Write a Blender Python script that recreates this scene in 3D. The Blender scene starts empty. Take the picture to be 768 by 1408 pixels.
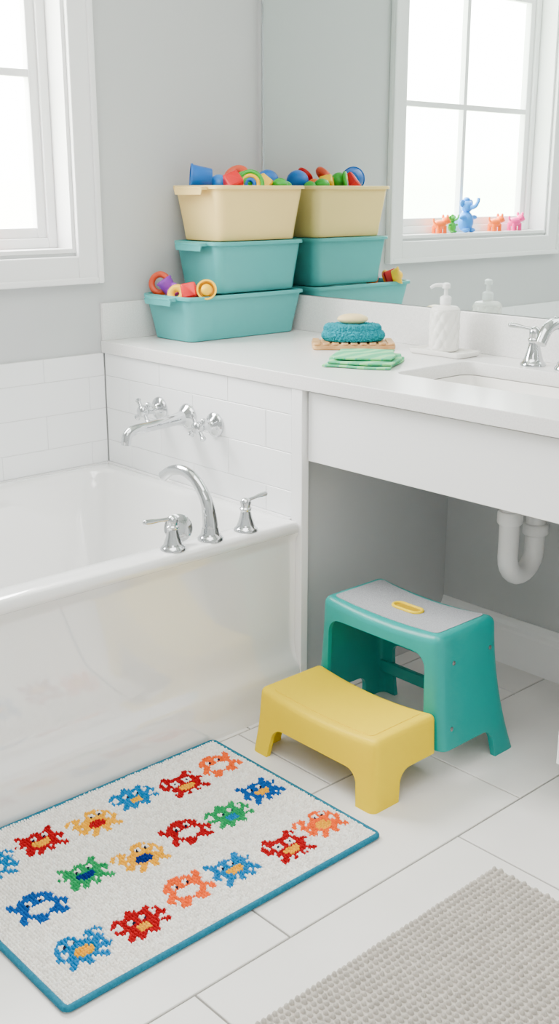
import bpy, bmesh, math, random
from math import sin, cos, pi, radians
from mathutils import Vector, Matrix, noise
random.seed(4)
S = bpy.context.scene
COL = S.collection

# ------------------------------------------------------------------ materials
def lin(c):
    return tuple(((x/12.92) if x <= 0.04045 else ((x+0.055)/1.055)**2.4) for x in c)
def mat(name, col, rough=0.5, metal=0.0, var=0.0, vscale=8.0, bump=0.0, bscale=60.0, coat=0.0, col2=None, ior=1.45, cior=1.5, crough=0.05, spec=0.5):
    m = bpy.data.materials.new(name); m.use_nodes = True
    nt = m.node_tree; b = nt.nodes['Principled BSDF']
    c = lin(col) + (1,)
    b.inputs['Base Color'].default_value = c
    b.inputs['Roughness'].default_value = rough
    b.inputs['Metallic'].default_value = metal
    b.inputs['IOR'].default_value = ior
    b.inputs['Specular IOR Level'].default_value = spec
    b.inputs['Coat Weight'].default_value = coat
    b.inputs['Coat IOR'].default_value = cior
    b.inputs['Coat Roughness'].default_value = crough
    tc = nt.nodes.new('ShaderNodeTexCoord')
    if var or col2:
        n = nt.nodes.new('ShaderNodeTexNoise'); n.inputs['Scale'].default_value = vscale; n.inputs['Detail'].default_value = 5
        nt.links.new(tc.outputs['Object'], n.inputs['Vector'])
        r = nt.nodes.new('ShaderNodeValToRGB'); r.color_ramp.elements[0].position = 0.35; r.color_ramp.elements[1].position = 0.65
        d = lin(col2) if col2 else tuple(x*(1-var) for x in c[:3])
        r.color_ramp.elements[0].color = d + (1,); r.color_ramp.elements[1].color = c
        nt.links.new(n.outputs['Fac'], r.inputs['Fac']); nt.links.new(r.outputs['Color'], b.inputs['Base Color'])
    if bump:
        n2 = nt.nodes.new('ShaderNodeTexNoise'); n2.inputs['Scale'].default_value = bscale; n2.inputs['Detail'].default_value = 3
        nt.links.new(tc.outputs['Object'], n2.inputs['Vector'])
        bp = nt.nodes.new('ShaderNodeBump'); bp.inputs['Strength'].default_value = bump; bp.inputs['Distance'].default_value = 0.002
        nt.links.new(n2.outputs['Fac'], bp.inputs['Height']); nt.links.new(bp.outputs['Normal'], b.inputs['Normal'])
    return m

M = {}
M['wall'] = mat('paint_grey', (0.785,0.793,0.797), 0.75, var=0.02, vscale=3, bump=0.05, bscale=300)
M['ceil'] = mat('paint_ceiling', (0.93,0.93,0.93), 0.8, var=0.01)
M['white'] = mat('white_trim', (0.97,0.97,0.972), 0.35, var=0.01, vscale=4)
M['cab'] = mat('white_cabinet', (0.965,0.968,0.97), 0.3, var=0.01, vscale=4)
M['quartz'] = mat('white_quartz', (0.94,0.935,0.93), 0.22, col2=(0.895,0.89,0.885), vscale=260)
M['tub'] = mat('tub_acrylic', (0.98,0.978,0.975), 0.2, var=0.005, vscale=2, coat=1.0, cior=2.1, crough=0.04)
M['tile'] = mat('wall_tile_glaze', (0.97,0.975,0.98), 0.15, var=0.01, vscale=3, bump=0.04, bscale=12)
M['grout'] = mat('grout', (0.87,0.87,0.87), 0.9, var=0.03, vscale=60)
M['floor'] = mat('floor_tile', (0.93,0.92,0.905), 0.34, col2=(0.905,0.895,0.88), vscale=5, bump=0.06, bscale=30)
M['fgrout'] = mat('floor_grout', (0.56,0.55,0.53), 0.9, var=0.05, vscale=60)
M['chrome'] = mat('chrome', (0.80,0.81,0.82), 0.05, 1.0, var=0.02, vscale=4)
M['mirror'] = mat('mirror_glass', (0.91,0.945,0.935), 0.003, 1.0, var=0.002, vscale=1)
M['teal'] = mat('teal_plastic', (0.0,0.60,0.575), 0.33, var=0.04, vscale=10, bump=0.04, bscale=400, spec=0.4)
M['yellow'] = mat('yellow_plastic', (0.965,0.825,0.0), 0.42, var=0.01, vscale=10, bump=0.04, bscale=400, spec=0.12)
M['dyellow'] = mat('yellow_slot_shade', (0.74,0.60,0.0), 0.4, var=0.03)  # slot's shade put into the colour, used on a flat oval
M['pad'] = mat('grey_pad', (0.70,0.71,0.73), 0.7, col2=(0.55,0.56,0.58), vscale=500, bump=0.4, bscale=500)
M['binteal'] = mat('bin_teal', (0.28,0.66,0.66), 0.35, var=0.03, vscale=6, bump=0.03, bscale=200)
M['bincream'] = mat('bin_cream', (0.97,0.84,0.54), 0.35, var=0.03, vscale=6, bump=0.03, bscale=200)
M['pvc'] = mat('white_pvc', (0.92,0.92,0.92), 0.3, var=0.02)
M['ceramic'] = mat('white_ceramic', (0.95,0.94,0.92), 0.25, var=0.02)
M['wood'] = mat('beech_wood', (0.86,0.68,0.46), 0.5, col2=(0.76,0.56,0.34), vscale=30)
M['soap'] = mat('cream_soap', (0.94,0.84,0.62), 0.4, var=0.03)
M['terry'] = mat('blue_terry', (0.0,0.62,0.69), 0.95, var=0.35, vscale=150, bump=0.8, bscale=300)
M['rugedge'] = mat('rug_binding', (0.0,0.44,0.55), 0.9, var=0.25, vscale=200, bump=0.5, bscale=400)
M['rug2'] = mat('woven_grey', (0.77,0.745,0.71), 0.95, var=0.15, vscale=60, bump=0.4, bscale=500)
M['screw'] = mat('screw_metal', (0.6,0.6,0.6), 0.25, 1.0, var=0.02)
for n,c in dict(red=(0.86,0.03,0.08), blue=(0.0,0.40,0.76), green=(0.18,0.66,0.15), orange=(1.0,0.42,0.0), purple=(0.62,0.25,0.78), pink=(0.94,0.22,0.56), tyel=(1.0,0.78,0.0), coral=(0.88,0.32,0.18), sky=(0.15,0.54,0.90), white=(0.95,0.95,0.95)).items():
    M['t_'+n] = mat('toy_'+n, c, 0.35, var=0.03)
def cloth_mat():
    m = bpy.data.materials.new('mint_cloth'); m.use_nodes=True; nt=m.node_tree; b=nt.nodes['Principled BSDF']; b.inputs['Roughness'].default_value=0.95
    tc=nt.nodes.new('ShaderNodeTexCoord'); w=nt.nodes.new('ShaderNodeTexWave'); w.inputs['Scale'].default_value=7; w.inputs['Distortion'].default_value=1.5; w.inputs['Detail'].default_value=2
    nt.links.new(tc.outputs['Object'], w.inputs['Vector'])
    r=nt.nodes.new('ShaderNodeValToRGB'); e=r.color_ramp.elements
    e[0].position=0; e[0].color=lin((0.26,0.68,0.50))+(1,); e[1].position=1; e[1].color=lin((0.50,0.82,0.56))+(1,)
    for p,c in ((0.35,(0.36,0.74,0.46)),(0.55,(0.20,0.66,0.62)),(0.75,(0.54,0.83,0.56))):
        q=e.new(p); q.color=lin(c)+(1,)
    nt.links.new(w.outputs['Color'], r.inputs['Fac']); nt.links.new(r.outputs['Color'], b.inputs['Base Color'])
    n2=nt.nodes.new('ShaderNodeTexNoise'); n2.inputs['Scale'].default_value=500; nt.links.new(tc.outputs['Object'], n2.inputs['Vector'])
    bp=nt.nodes.new('ShaderNodeBump'); bp.inputs['Strength'].default_value=0.5; bp.inputs['Distance'].default_value=0.002
    nt.links.new(n2.outputs['Fac'], bp.inputs['Height']); nt.links.new(bp.outputs['Normal'], b.inputs['Normal'])
    return m
M['cloth']=cloth_mat()
def attr_mat():
    m = bpy.data.materials.new('cross_stitch_yarn'); m.use_nodes=True; nt=m.node_tree; b=nt.nodes['Principled BSDF']; b.inputs['Roughness'].default_value=0.95
    b.inputs['Specular IOR Level'].default_value=0.2
    a=nt.nodes.new('ShaderNodeAttribute'); a.attribute_name='Col'
    nt.links.new(a.outputs['Color'], b.inputs['Base Color']); return m
M['stitch']=attr_mat()
def glass_mat():
    m = bpy.data.materials.new('window_glass'); m.use_nodes=True; nt=m.node_tree
    for n in list(nt.nodes): nt.nodes.remove(n)
    o=nt.nodes.new('ShaderNodeOutputMaterial'); mx=nt.nodes.new('ShaderNodeMixShader'); t=nt.nodes.new('ShaderNodeBsdfTransparent'); g=nt.nodes.new('ShaderNodeBsdfGlossy')
    g.inputs['Roughness'].default_value=0.02; mx.inputs[0].default_value=0.05
    nt.links.new(t.outputs[0],mx.inputs[1]); nt.links.new(g.outputs[0],mx.inputs[2]); nt.links.new(mx.outputs[0],o.inputs[0]); return m
M['glass']=glass_mat()

# ------------------------------------------------------------------ helpers
def empty(name, loc=(0,0,0)):
    e = bpy.data.objects.new(name, None); e.location = loc; e.empty_display_size=0.05
    COL.objects.link(e); return e
def mk(name, verts, faces, m, parent=None, smooth=False):
    me = bpy.data.meshes.new(name)
    me.from_pydata([tuple(v) for v in verts], [], faces); me.update()
    bm = bmesh.new(); bm.from_mesh(me); bmesh.ops.recalc_face_normals(bm, faces=bm.faces); bm.to_mesh(me); bm.free()
    ob = bpy.data.objects.new(name, me); COL.objects.link(ob)
    if m: me.materials.append(m)
    if smooth:
        for p in me.polygons: p.use_smooth=True
    if parent: 
        ob.parent=parent; ob.matrix_parent_inverse=Matrix.Translation(parent.location).inverted()
    return ob
def autosmooth(ob, ang=40):
    me=ob.data
    for p in me.polygons: p.use_smooth=True
    try: me.set_sharp_from_angle(angle=radians(ang))
    except Exception: pass
def bevel(ob, w=0.003, seg=2, ang=35):
    b=ob.modifiers.new('bevel','BEVEL'); b.width=w; b.segments=seg; b.limit_method='ANGLE'; b.angle_limit=radians(ang); b.harden_normals=False
    return ob
def apply_mods(ob):
    bpy.context.view_layer.update()
    dg=bpy.context.evaluated_depsgraph_get(); ev=ob.evaluated_get(dg)
    me=bpy.data.meshes.new_from_object(ev); ob.modifiers.clear(); ob.data=me; return ob
def boolean(ob, cutters):
    for c in cutters:
        mo=ob.modifiers.new('b','BOOLEAN'); mo.operation='DIFFERENCE'; mo.object=c; mo.solver='EXACT'
    apply_mods(ob)
    for c in cutters: bpy.data.objects.remove(c)
    return ob
BF=[(0,1,3,2),(4,6,7,5),(0,4,5,1),(2,3,7,6),(0,2,6,4),(1,5,7,3)]
def boxv(x0,x1,y0,y1,z0,z1):
    return [(x,y,z) for x in (x0,x1) for y in (y0,y1) for z in (z0,z1)]
def box(name,x0,x1,y0,y1,z0,z1,m,parent=None,bev=0.0,seg=2):
    ob=mk(name,boxv(x0,x1,y0,y1,z0,z1),BF,m,parent)
    if bev: bevel(ob,bev,seg)
    return ob
def boxes(name,lst,m,parent=None,bev=0.0):
    V=[];F=[]
    for b in lst:
        k=len(V); V+=boxv(*b); F+=[tuple(i+k for i in f) for f in BF]
    ob=mk(name,V,F,m,parent)
    if bev: bevel(ob,bev,2)
    return ob
def xf(verts, mt): return [tuple(mt@Vector(v)) for v in verts]
def lathe(name, prof, m, parent=None, mt=Matrix(), seg=32, smooth=True, rmod=None):
    V=[];F=[]
    n=len(prof)
    for i,(r,z) in enumerate(prof):
        for j in range(seg):
            a=2*pi*j/seg; rr=r if rmod is None else rmod(r,z,a)
            V.append((rr*cos(a),rr*sin(a),z))
    for i in range(n-1):
        for j in range(seg):
            k=(j+1)%seg; F.append((i*seg+j,i*seg+k,(i+1)*seg+k,(i+1)*seg+j))
    F.append(tuple(range(seg))[::-1]); F.append(tuple((n-1)*seg+j for j in range(seg)))
    ob=mk(name,xf(V,mt),F,m,parent); 
    if smooth: autosmooth(ob,45)
    return ob
def catmull(P, sub=8):
    P=[Vector(p) for p in P]; out=[]
    for i in range(len(P)-1):
        p0=P[max(i-1,0)];p1=P[i];p2=P[i+1];p3=P[min(i+2,len(P)-1)]
        for s in range(sub):
            t=s/sub
            out.append(0.5*((2*p1)+(p2-p0)*t+(2*p0-5*p1+4*p2-p3)*t*t+(3*p1-p0-3*p2+p3)*t**3))
    out.append(P[-1]); return out
def tube(name, P, r, m, parent=None, seg=16, sub=8, closed=False, raw=False):
    pts=[Vector(p) for p in P] if raw else catmull(P,sub)
    n=len(pts)
    if isinstance(r,(int,float)): R=[r]*n
    else:
        R=[]
        for i in range(n):
            t=i/(n-1)*(len(r)-1); k=min(int(t),len(r)-2); R.append(r[k]+(r[k+1]-r[k])*(t-k))
    V=[];F=[]
    T0=(pts[1]-pts[0]).normalized(); up=Vector((0,0,1)) if abs(T0.z)<0.9 else Vector((1,0,0))
    N=(up-T0*up.dot(T0)).normalized()
    for i in range(n):
        if closed: T=(pts[(i+1)%n]-pts[i-1]).normalized()
        else: T=(pts[min(i+1,n-1)]-pts[max(i-1,0)]).normalized()
        N=(N-T*N.dot(T)).normalized(); B=T.cross(N)
        for j in range(seg):
            a=2*pi*j/seg; V.append(pts[i]+(N*cos(a)+B*sin(a))*R[i])
    for i in range(n if closed else n-1):
        i2=(i+1)%n
        for j in range(seg):
            k=(j+1)%seg; F.append((i*seg+j,i*seg+k,i2*seg+k,i2*seg+j))
    if not closed:
        F.append(tuple(range(seg))[::-1]); F.append(tuple((n-1)*seg+j for j in range(seg)))
    ob=mk(name,V,F,m,parent); autosmooth(ob,50); return ob
def rrect(cx,cy,hx,hy,r,n=6):
    r=min(r,hx-1e-4,hy-1e-4); out=[]
    for (sx,sy,a0) in ((1,1,0),(-1,1,90),(-1,-1,180),(1,-1,270)):
        for i in range(n+1):
            a=radians(a0+90*i/n); out.append((cx+sx*(hx-r)+r*cos(a), cy+sy*(hy-r)+r*sin(a)))
    return out
def loft(name, rings, m, parent=None, cap0=True, cap1=True, n=6, ang=40, mt=Matrix()):
    V=[];F=[]; k=4*(n+1)
    for (cx,cy,hx,hy,r,z) in rings:
        V+=[(x,y,z) for x,y in rrect(cx,cy,hx,hy,r,n)]
    for i in range(len(rings)-1):
        for j in range(k):
            q=(j+1)%k; F.append((i*k+j,i*k+q,(i+1)*k+q,(i+1)*k+j))
    if cap0: F.append(tuple(range(k))[::-1])
    if cap1: F.append(tuple((len(rings)-1)*k+j for j in range(k)))
    ob=mk(name,xf(V,mt),F,m,parent); autosmooth(ob,ang); return ob
def ell(name, c, r, m, parent=None, rot=(0,0,0), seg=20, rings=12):
    from mathutils import Euler
    mt=Matrix.Translation(c)@Euler(rot).to_matrix().to_4x4()
    V=[];F=[]
    V.append((0,0,r[2]))
    for i in range(1,rings):
        t=pi*i/rings
        for j in range(seg):
            a=2*pi*j/seg; V.append((r[0]*sin(t)*cos(a), r[1]*sin(t)*sin(a), r[2]*cos(t)))
    V.append((0,0,-r[2]))
    for j in range(seg): F.append((0,1+j,1+(j+1)%seg))
    for i in range(rings-2):
        for j in range(seg):
            k=(j+1)%seg; F.append((1+i*seg+j,1+(i+1)*seg+j,1+(i+1)*seg+k,1+i*seg+k))
    b=1+(rings-2)*seg; L=len(V)-1
    for j in range(seg): F.append((b+j,L,b+(j+1)%seg))
    return mk(name,xf(V,mt),F,m,parent,smooth=True)
def rotm(loc, z_to, spin=0):
    d=Vector(z_to).normalized(); q=d.to_track_quat('Z','Y')
    return Matrix.Translation(loc)@q.to_matrix().to_4x4()@Matrix.Rotation(spin,4,'Z')
def torus(name,loc,axis,R,r,m,parent=None,seg=32,sseg=12,arc=2*pi,spin=0):
    mt=rotm(loc,axis,spin); full=abs(arc-2*pi)<1e-3
    n=seg if full else seg+1
    pts=[mt@Vector((R*cos(arc*i/seg),R*sin(arc*i/seg),0)) for i in range(n)]
    return tube(name,pts,r,m,parent,seg=sseg,closed=full,raw=True)

# ------------------------------------------------------------------ room constants
XW=-2.76; YM=2.43; XR=1.0; YB=-1.3; ZC=2.62
ZT=0.505; ZC0=0.838; ZC1=0.873
YF=1.80
YP=1.815
box('floor',XW-0.15,XR+0.1,YB-0.1,YM+0.1,-0.06,-0.004,M['fgrout'])
yoff={0:1.15,1:0.93,-1:0.88}
gap=0.0022
V=[];F=[]
for k in range(-6,9):
    x1=-1.23+0.326*k; x0=x1-0.326
    x0c=max(x0+gap,XW); x1c=min(x1-gap,XR)
    if x1c-x0c<0.01: continue
    yo=yoff.get(k,1.15-0.235*k)%0.70-1.4-0.7
    y=yo
    while y<YM:
        a=max(y+gap,YB); b=min(y+0.70-gap,YM)
        if b-a>0.01:
            i=len(V); c=0.0012
            V+= [(x0c,a,-0.01),(x1c,a,-0.01),(x1c,b,-0.01),(x0c,b,-0.01),(x0c,a,-c),(x1c,a,-c),(x1c,b,-c),(x0c,b,-c),
                 (x0c+c,a+c,0),(x1c-c,a+c,0),(x1c-c,b-c,0),(x0c+c,b-c,0)]
            for q in ((0,1,5,4),(1,2,6,5),(2,3,7,6),(3,0,4,7),(4,5,9,8),(5,6,10,9),(6,7,11,10),(7,4,8,11),(8,9,10,11)):
                F.append(tuple(i+t for t in q))
        y+=0.70
mk('floor_tiles',V,F,M['floor'])
box('ceiling',XW-0.15,XR+0.1,YB-0.1,YM+0.1,ZC,ZC+0.08,M['ceil'])
OY0,OY1,OZ0,OZ1=0.81,1.73,1.13,2.42
boxes('wall_left',[(XW-0.15,XW,YB,OY0,0,ZC),(XW-0.15,XW,OY1,YM+0.1,0,ZC),(XW-0.15,XW,OY0,OY1,0,OZ0),(XW-0.15,XW,OY0,OY1,OZ1,ZC)],M['wall'])
box('wall_back',XW,XR+0.1,YM,YM+0.1,0,ZC,M['wall'])
box('wall_right',XR,XR+0.1,YB,YM,0,ZC,M['wall'])
box('wall_front',XW-0.15,XR+0.1,YB-0.1,YB,0,ZC,M['wall'])
W=empty('window_1',(XW,1.27,1.13))
cw=0.078
def frame_rect(name,x0,x1,y0,y1,z0,z1,w,m,bev=0.003):
    return boxes(name,[(x0,x1,y0,y0+w,z0,z1),(x0,x1,y1-w,y1,z0,z1),(x0,x1,y0+w,y1-w,z0,z0+w),(x0,x1,y0+w,y1-w,z1-w,z1)],m,W,bev)
frame_rect('casing',XW,XW+0.018,OY0-cw,OY1+cw,OZ0-cw-0.01,OZ1+cw,cw,M['white'],0.004)
frame_rect('casing_bead',XW+0.017,XW+0.028,OY0-cw,OY1+cw,OZ0-cw-0.01,OZ1+cw,0.018,M['white'],0.004)
frame_rect('reveal',XW-0.15,XW+0.002,OY0-0.001,OY1+0.001,OZ0-0.001,OZ1+0.001,0.012,M['white'],0.001)
frame_rect('frame',XW-0.13,XW-0.075,OY0+0.011,OY1-0.011,OZ0+0.011,OZ1-0.011,0.028,M['white'])
frame_rect('sash',XW-0.115,XW-0.085,OY0+0.038,OY1-0.038,OZ0+0.038,OZ1-0.038,0.030,M['white'])
yc=(OY0+OY1)/2
boxes('muntins',[(XW-0.112,XW-0.088,yc-0.010,yc+0.010,OZ0+0.06,OZ1-0.06)]+[(XW-0.112,XW-0.088,OY0+0.06,yc-0.010,z-0.010,z+0.010) for z in (1.61,2.03)]+[(XW-0.112,XW-0.088,yc+0.010,OY1-0.06,z-0.010,z+0.010) for z in (1.61,2.03)],M['white'],W)
box('glass_pane',XW-0.101,XW-0.099,OY0+0.06,OY1-0.06,OZ0+0.06,OZ1-0.06,M['glass'],W)

box('pony_wall',XW+0.0005,-1.933,YP,YM-0.0005,0,ZC0-0.0005,M['wall'])
def tiles(name,O,U,Vd,N,Wd,Hh,tw,th,off0,m,v0=0.0,t=0.008,g=0.0008,half=0.5):
    O=Vector(O);U=Vector(U);Vd=Vector(Vd);N=Vector(N);VV=[];FF=[]
    row=0; v=v0
    while v<Hh:
        a=max(v,0);b=min(v+th,Hh)
        if b-a>0.008:
            u=-tw+((row*half*tw+off0)%tw)
            while u<Wd:
                c=max(u,0);d=min(u+tw,Wd)
                if d-c>0.008:
                    i=len(VV); e=0.0010
                    for (uu,vv,nn) in ((c+g,a+g,0),(d-g,a+g,0),(d-g,b-g,0),(c+g,b-g,0),(c+g,a+g,t-e),(d-g,a+g,t-e),(d-g,b-g,t-e),(c+g,b-g,t-e),(c+g+e,a+g+e,t),(d-g-e,a+g+e,t),(d-g-e,b-g-e,t),(c+g+e,b-g-e,t)):
                        VV.append(O+U*uu+Vd*vv+N*nn)
                    for q in ((0,1,5,4),(1,2,6,5),(2,3,7,6),(3,0,4,7),(4,5,9,8),(5,6,10,9),(6,7,11,10),(7,4,8,11),(8,9,10,11)):
                        FF.append(tuple(i+s for s in q))
                u+=tw
        v+=th; row+=1
    nt_=len(FF); i=len(VV)
    for nn in (0.0003,t-0.0016):
        for (uu,vv) in ((0,0),(Wd,0),(Wd,Hh),(0,Hh)): VV.append(O+U*uu+Vd*vv+N*nn)
    for q in ((0,1,2,3),(4,5,6,7),(0,1,5,4),(1,2,6,5),(2,3,7,6),(3,0,4,7)): FF.append(tuple(i+s for s in q))
    ob=mk(name,VV,FF,m); ob.data.materials.append(M['grout'])
    for p in ob.data.polygons:
        if p.index>=nt_: p.material_index=1
    return ob
tiles('wall_tile_end',(XW+0.010,YP-0.0005,ZT+0.001),(1,0,0),(0,0,1),(0,-1,0),-1.934-XW-0.010,ZC0-ZT-0.002,0.30,0.098,0.12,M['tile'],v0=-0.03)
tiles('wall_tile_side',(XW+0.0005,0.2,ZT+0.001),(0,1,0),(0,0,1),(1,0,0),YP-0.2-0.010,0.331,0.30,0.098,0.05,M['tile'],v0=-0.03)
box('trim_1',-1.931,-1.893,YP-0.012,YP+0.012,0,ZC0-0.0005,M['white'],bev=0.002)

# bathtub
TB=empty('bathtub',(-2.33,1.0,0))
x0,x1,y0,y1=XW+0.009,-1.90,0.20,YP-0.013
cx,cy=(x0+x1)/2,(y0+y1)/2; hx,hy=(x1-x0)/2,(y1-y0)/2
ix0,ix1,iy0,iy1=x0+0.035,-1.975,y0+0.08,y1-0.045
icx,icy=(ix0+ix1)/2,(iy0+iy1)/2; ihx,ihy=(ix1-ix0)/2,(iy1-iy0)/2
rg=[(cx,cy,hx-0.02,hy-0.02,0.004,ZT-0.030),(cx,cy,hx-0.002,hy-0.001,0.004,ZT-0.030),(cx,cy,hx,hy,0.006,ZT-0.028),(cx,cy,hx,hy,0.006,ZT-0.010),(cx,cy,hx-0.003,hy-0.003,0.006,ZT-0.003),(cx,cy,hx-0.010,hy-0.010,0.006,ZT),
    (icx,icy,ihx+0.006,ihy+0.006,0.07,ZT),(icx,icy,ihx,ihy,0.07,ZT-0.003),(icx,icy,ihx-0.005,ihy-0.005,0.07,ZT-0.012)]
for s in range(1,9):
    t=s/8; rg.append((icx,icy,ihx-0.008-0.05*t,ihy-0.01-0.07*t,0.075+0.03*t,ZT-0.02-0.30*t))
for s in range(1,6):
    a=s/5*pi/2; rg.append((icx,icy,ihx-0.058-0.08*(1-cos(a)),ihy-0.08-0.08*(1-cos(a)),0.11,ZT-0.32-0.07*sin(a)))
loft('basin',rg,M['tub'],TB,cap0=False,cap1=True,n=10,ang=50)
pr=[(-0.003,ZT-0.0295),(-0.005,ZT-0.036),(-0.011,ZT-0.047),(-0.014,ZT-0.06),(-0.015,0.30),(-0.016,0.19),(-0.014,0.160),(-0.008,0.138),(0.0,0.122),(0.004,0.108),(0.006,0.06),(0.006,0.0)]
V=[];F=[]
ys=[y0,y1]
for y in ys: V+=[(x1+a,y,z) for a,z in pr]
n=len(pr)
for i in range(n-1): F.append((i,i+1,n+i+1,n+i))
k=len(V)
for y in ys: V+=[(x1-0.05,y,ZT-0.0295),(x1-0.05,y,0)]
F.append(tuple(list(range(n))+[k+1,k])); F.append(tuple([n+i for i in range(n)]+[k+3,k+2])[::-1]); F.append((k,k+1,k+3,k+2)); F.append((0,n,k+2,k)); 
ap=mk('apron',V,F,M['tub'],TB); autosmooth(ap,60)
box('end_panel',x0+0.02,x1-0.052,y0+0.005,y0+0.03,0,ZT-0.031,M['tub'],TB)
boxes('caulk',[(XW+0.001,-1.932,y1-0.004,YP-0.001,ZT-0.012,ZT+0.0008),(XW+0.001,x0+0.004,y0,y1-0.004,ZT-0.012,ZT+0.0008)],M['white'],TB)

# ------------------------------------------------------------------ countertop + vanity
CT=empty('vanity_countertop',(-1.0,2.1,ZC0))
VN=empty('bathroom_vanity',(-1.0,2.1,0))
SX0,SX1,SY0,SY1=-1.775,-1.235,1.995,2.285
ct=box('slab',XW+0.002,XR-0.002,YF,YM-0.001,ZC0,ZC1,M['quartz'],CT)
cut=loft('cut',[((SX0+SX1)/2,(SY0+SY1)/2,(SX1-SX0)/2,(SY1-SY0)/2,0.035,ZC0-0.05),((SX0+SX1)/2,(SY0+SY1)/2,(SX1-SX0)/2,(SY1-SY0)/2,0.035,ZC1+0.05)],None)
boolean(ct,[cut]); bevel(ct,0.003,2)
box('backsplash',XW+0.014,XR-0.002,YM-0.016,YM-0.001,ZC1,0.982,M['quartz'],CT,0.0015)
box('side_splash',XW+0.001,XW+0.014,YF+0.004,YM-0.017,ZC1,0.982,M['quartz'],CT,0.0015)
cxs,cys,hxs,hys=(SX0+SX1)/2,(SY0+SY1)/2,(SX1-SX0)/2,(SY1-SY0)/2
rg=[(cxs,cys,hxs+0.02,hys+0.02,0.045,ZC0-0.001),(cxs,cys,hxs-0.001,hys-0.001,0.036,ZC0-0.001),(cxs,cys,hxs-0.006,hys-0.006,0.04,ZC0-0.02)]
for s in range(1,6):
    t=s/5; rg.append((cxs,cys,hxs-0.006-0.03*t,hys-0.006-0.03*t,0.04+0.02*t,ZC0-0.02-0.07*t))
for s in range(1,5):
    a=s/4*pi/2; rg.append((cxs,cys,hxs-0.036-0.05*(1-cos(a)),hys-0.036-0.05*(1-cos(a)),0.05,ZC0-0.09-0.03*sin(a)))
loft('sink_basin',rg,M['ceramic'],VN,cap0=False,cap1=True,n=8,ang=60)
lathe('drain',[(0.001,0),(0.024,0),(0.026,0.001),(0.024,0.004),(0.016,0.003),(0.001,0.002)],M['chrome'],VN,Matrix.Translation((cxs,cys,ZC0-0.119)))
VB=2.41
CX=-1.128
boxes('drawer_box',[(-1.888,XR-0.003,YP+0.004,YP+0.022,0.66,ZC0-0.006),(-1.888,-1.87,YP+0.022,VB,0.66,ZC0-0.001),(-1.87,CX-0.004,YP+0.022,VB,0.66,0.675)],M['cab'],VN,0.0015)
boxes('side_cabinet',[(CX,XR-0.003,YP+0.03,VB,0.14,0.655)],M['cab'],VN,0.002)
boxes('cabinet_fronts',[(CX+0.42*i,CX+0.42*i+0.416,YP+0.004,YP+0.0295,0.14,0.655) for i in range(5)],M['cab'],VN,0.002)
box('toe_kick',-1.07,XR-0.003,YP+0.09,VB,0,0.14,M['cab'],VN)
def baseboard(name,x0,x1,yb):
    prof=[(0,0),(0.016,0),(0.016,0.10),(0.013,0.108),(0.013,0.118),(0.007,0.128),(0.004,0.140),(0,0.140)]
    V=[];F=[]
    for x in (x0,x1): V+=[(x,yb-a,z) for a,z in prof]
    n=len(prof)
    for i in range(n): F.append((i,(i+1)%n,n+(i+1)%n,n+i))
    F.append(tuple(range(n))); F.append(tuple(n+i for i in range(n))[::-1])
    return mk(name,V,F,M['white'])
baseboard('baseboard_back',-1.932,-1.075,YM)
MR=empty('wall_mirror',(-1,YM,1))
box('mirror_panel',XW+0.030,XR-0.2,YM-0.006,YM-0.0005,0.984,2.45,M['mirror'],MR)
box('edge_strip',XW+0.024,XW+0.030,YM-0.009,YM-0.0005,0.984,2.45,M['chrome'],MR)

# ------------------------------------------------------------------ drain pipe
DP=empty('sink_drain_pipe',(-1.485,2.12,0.5))
px,py=-1.487,2.110
tube('tailpiece',[(px,py,0.659),(px,py,0.54)],0.021,M['pvc'],DP,raw=True,seg=24)
tube('collar_1',[(px,py,0.528),(px,py,0.533),(px,py,0.556),(px,py,0.560)],[0.028,0.031,0.031,0.028],M['pvc'],DP,raw=True,seg=24)
U=[(px,py,0.545)]+[(px,py+0.055-0.055*cos(a),0.442-0.055*sin(a)) for a in [i*pi/12 for i in range(13)]]+[(px,py+0.11,0.50)]+[(px,py+0.155-0.045*cos(a),0.515+0.045*sin(a)) for a in [i*pi/16 for i in range(9)]]+[(px,py+0.20,0.560),(px,YM-0.001,0.560)]
tube('u_bend',U,0.0245,M['pvc'],DP,raw=True,seg=24)
tube('collar_2',[(px,py+0.11,0.478),(px,py+0.11,0.482),(px,py+0.11,0.504),(px,py+0.11,0.508)],[0.028,0.032,0.032,0.028],M['pvc'],DP,raw=True,seg=24)
tube('collar_3',[(px,py+0.165,0.560),(px,py+0.169,0.560),(px,py+0.191,0.560),(px,py+0.195,0.560)],[0.028,0.032,0.032,0.028],M['pvc'],DP,raw=True,seg=24)
lathe('wall_flange',[(0.045,0),(0.044,0.004),(0.03,0.012),(0.024,0.014)],M['pvc'],DP,rotm((px,YM-0.001,0.560),(0,-1,0)))

# ------------------------------------------------------------------ faucets
def bell(name,loc,h,m,parent,s=1.0):
    p=[(0.030,0),(0.030,0.004),(0.027,0.008),(0.024,0.010),(0.021,0.018),(0.016,0.034),(0.013,0.048),(0.0125,0.052),(0.015,0.055),(0.015,0.060),(0.012,0.063),(0.013,0.070),(0.014,0.076),(0.011,0.083),(0.005,0.087),(0.0005,0.088)]
    return lathe(name,[(r*s,z*h/0.088) for r,z in p],m,parent,Matrix.Translation(loc))
def lever(name,loc,d,L,m,parent,rise=0.25):
    d=Vector(d).normalized(); l=Vector(loc); u=Vector((0,0,1))
    tube(name,[l-d*0.006,l+d*L*0.25+u*L*rise*0.3,l+d*L*0.6+u*L*rise*0.75,l+d*L*0.9+u*L*rise,l+d*L+u*L*rise*1.05],[0.006,0.0045,0.0045,0.0065,0.007,0.003],m,parent,seg=12)
RF=empty('deck_tub_faucet',(-1.932,1.544,ZT))
fx=-1.934
zt=ZT+0.0003
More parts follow.
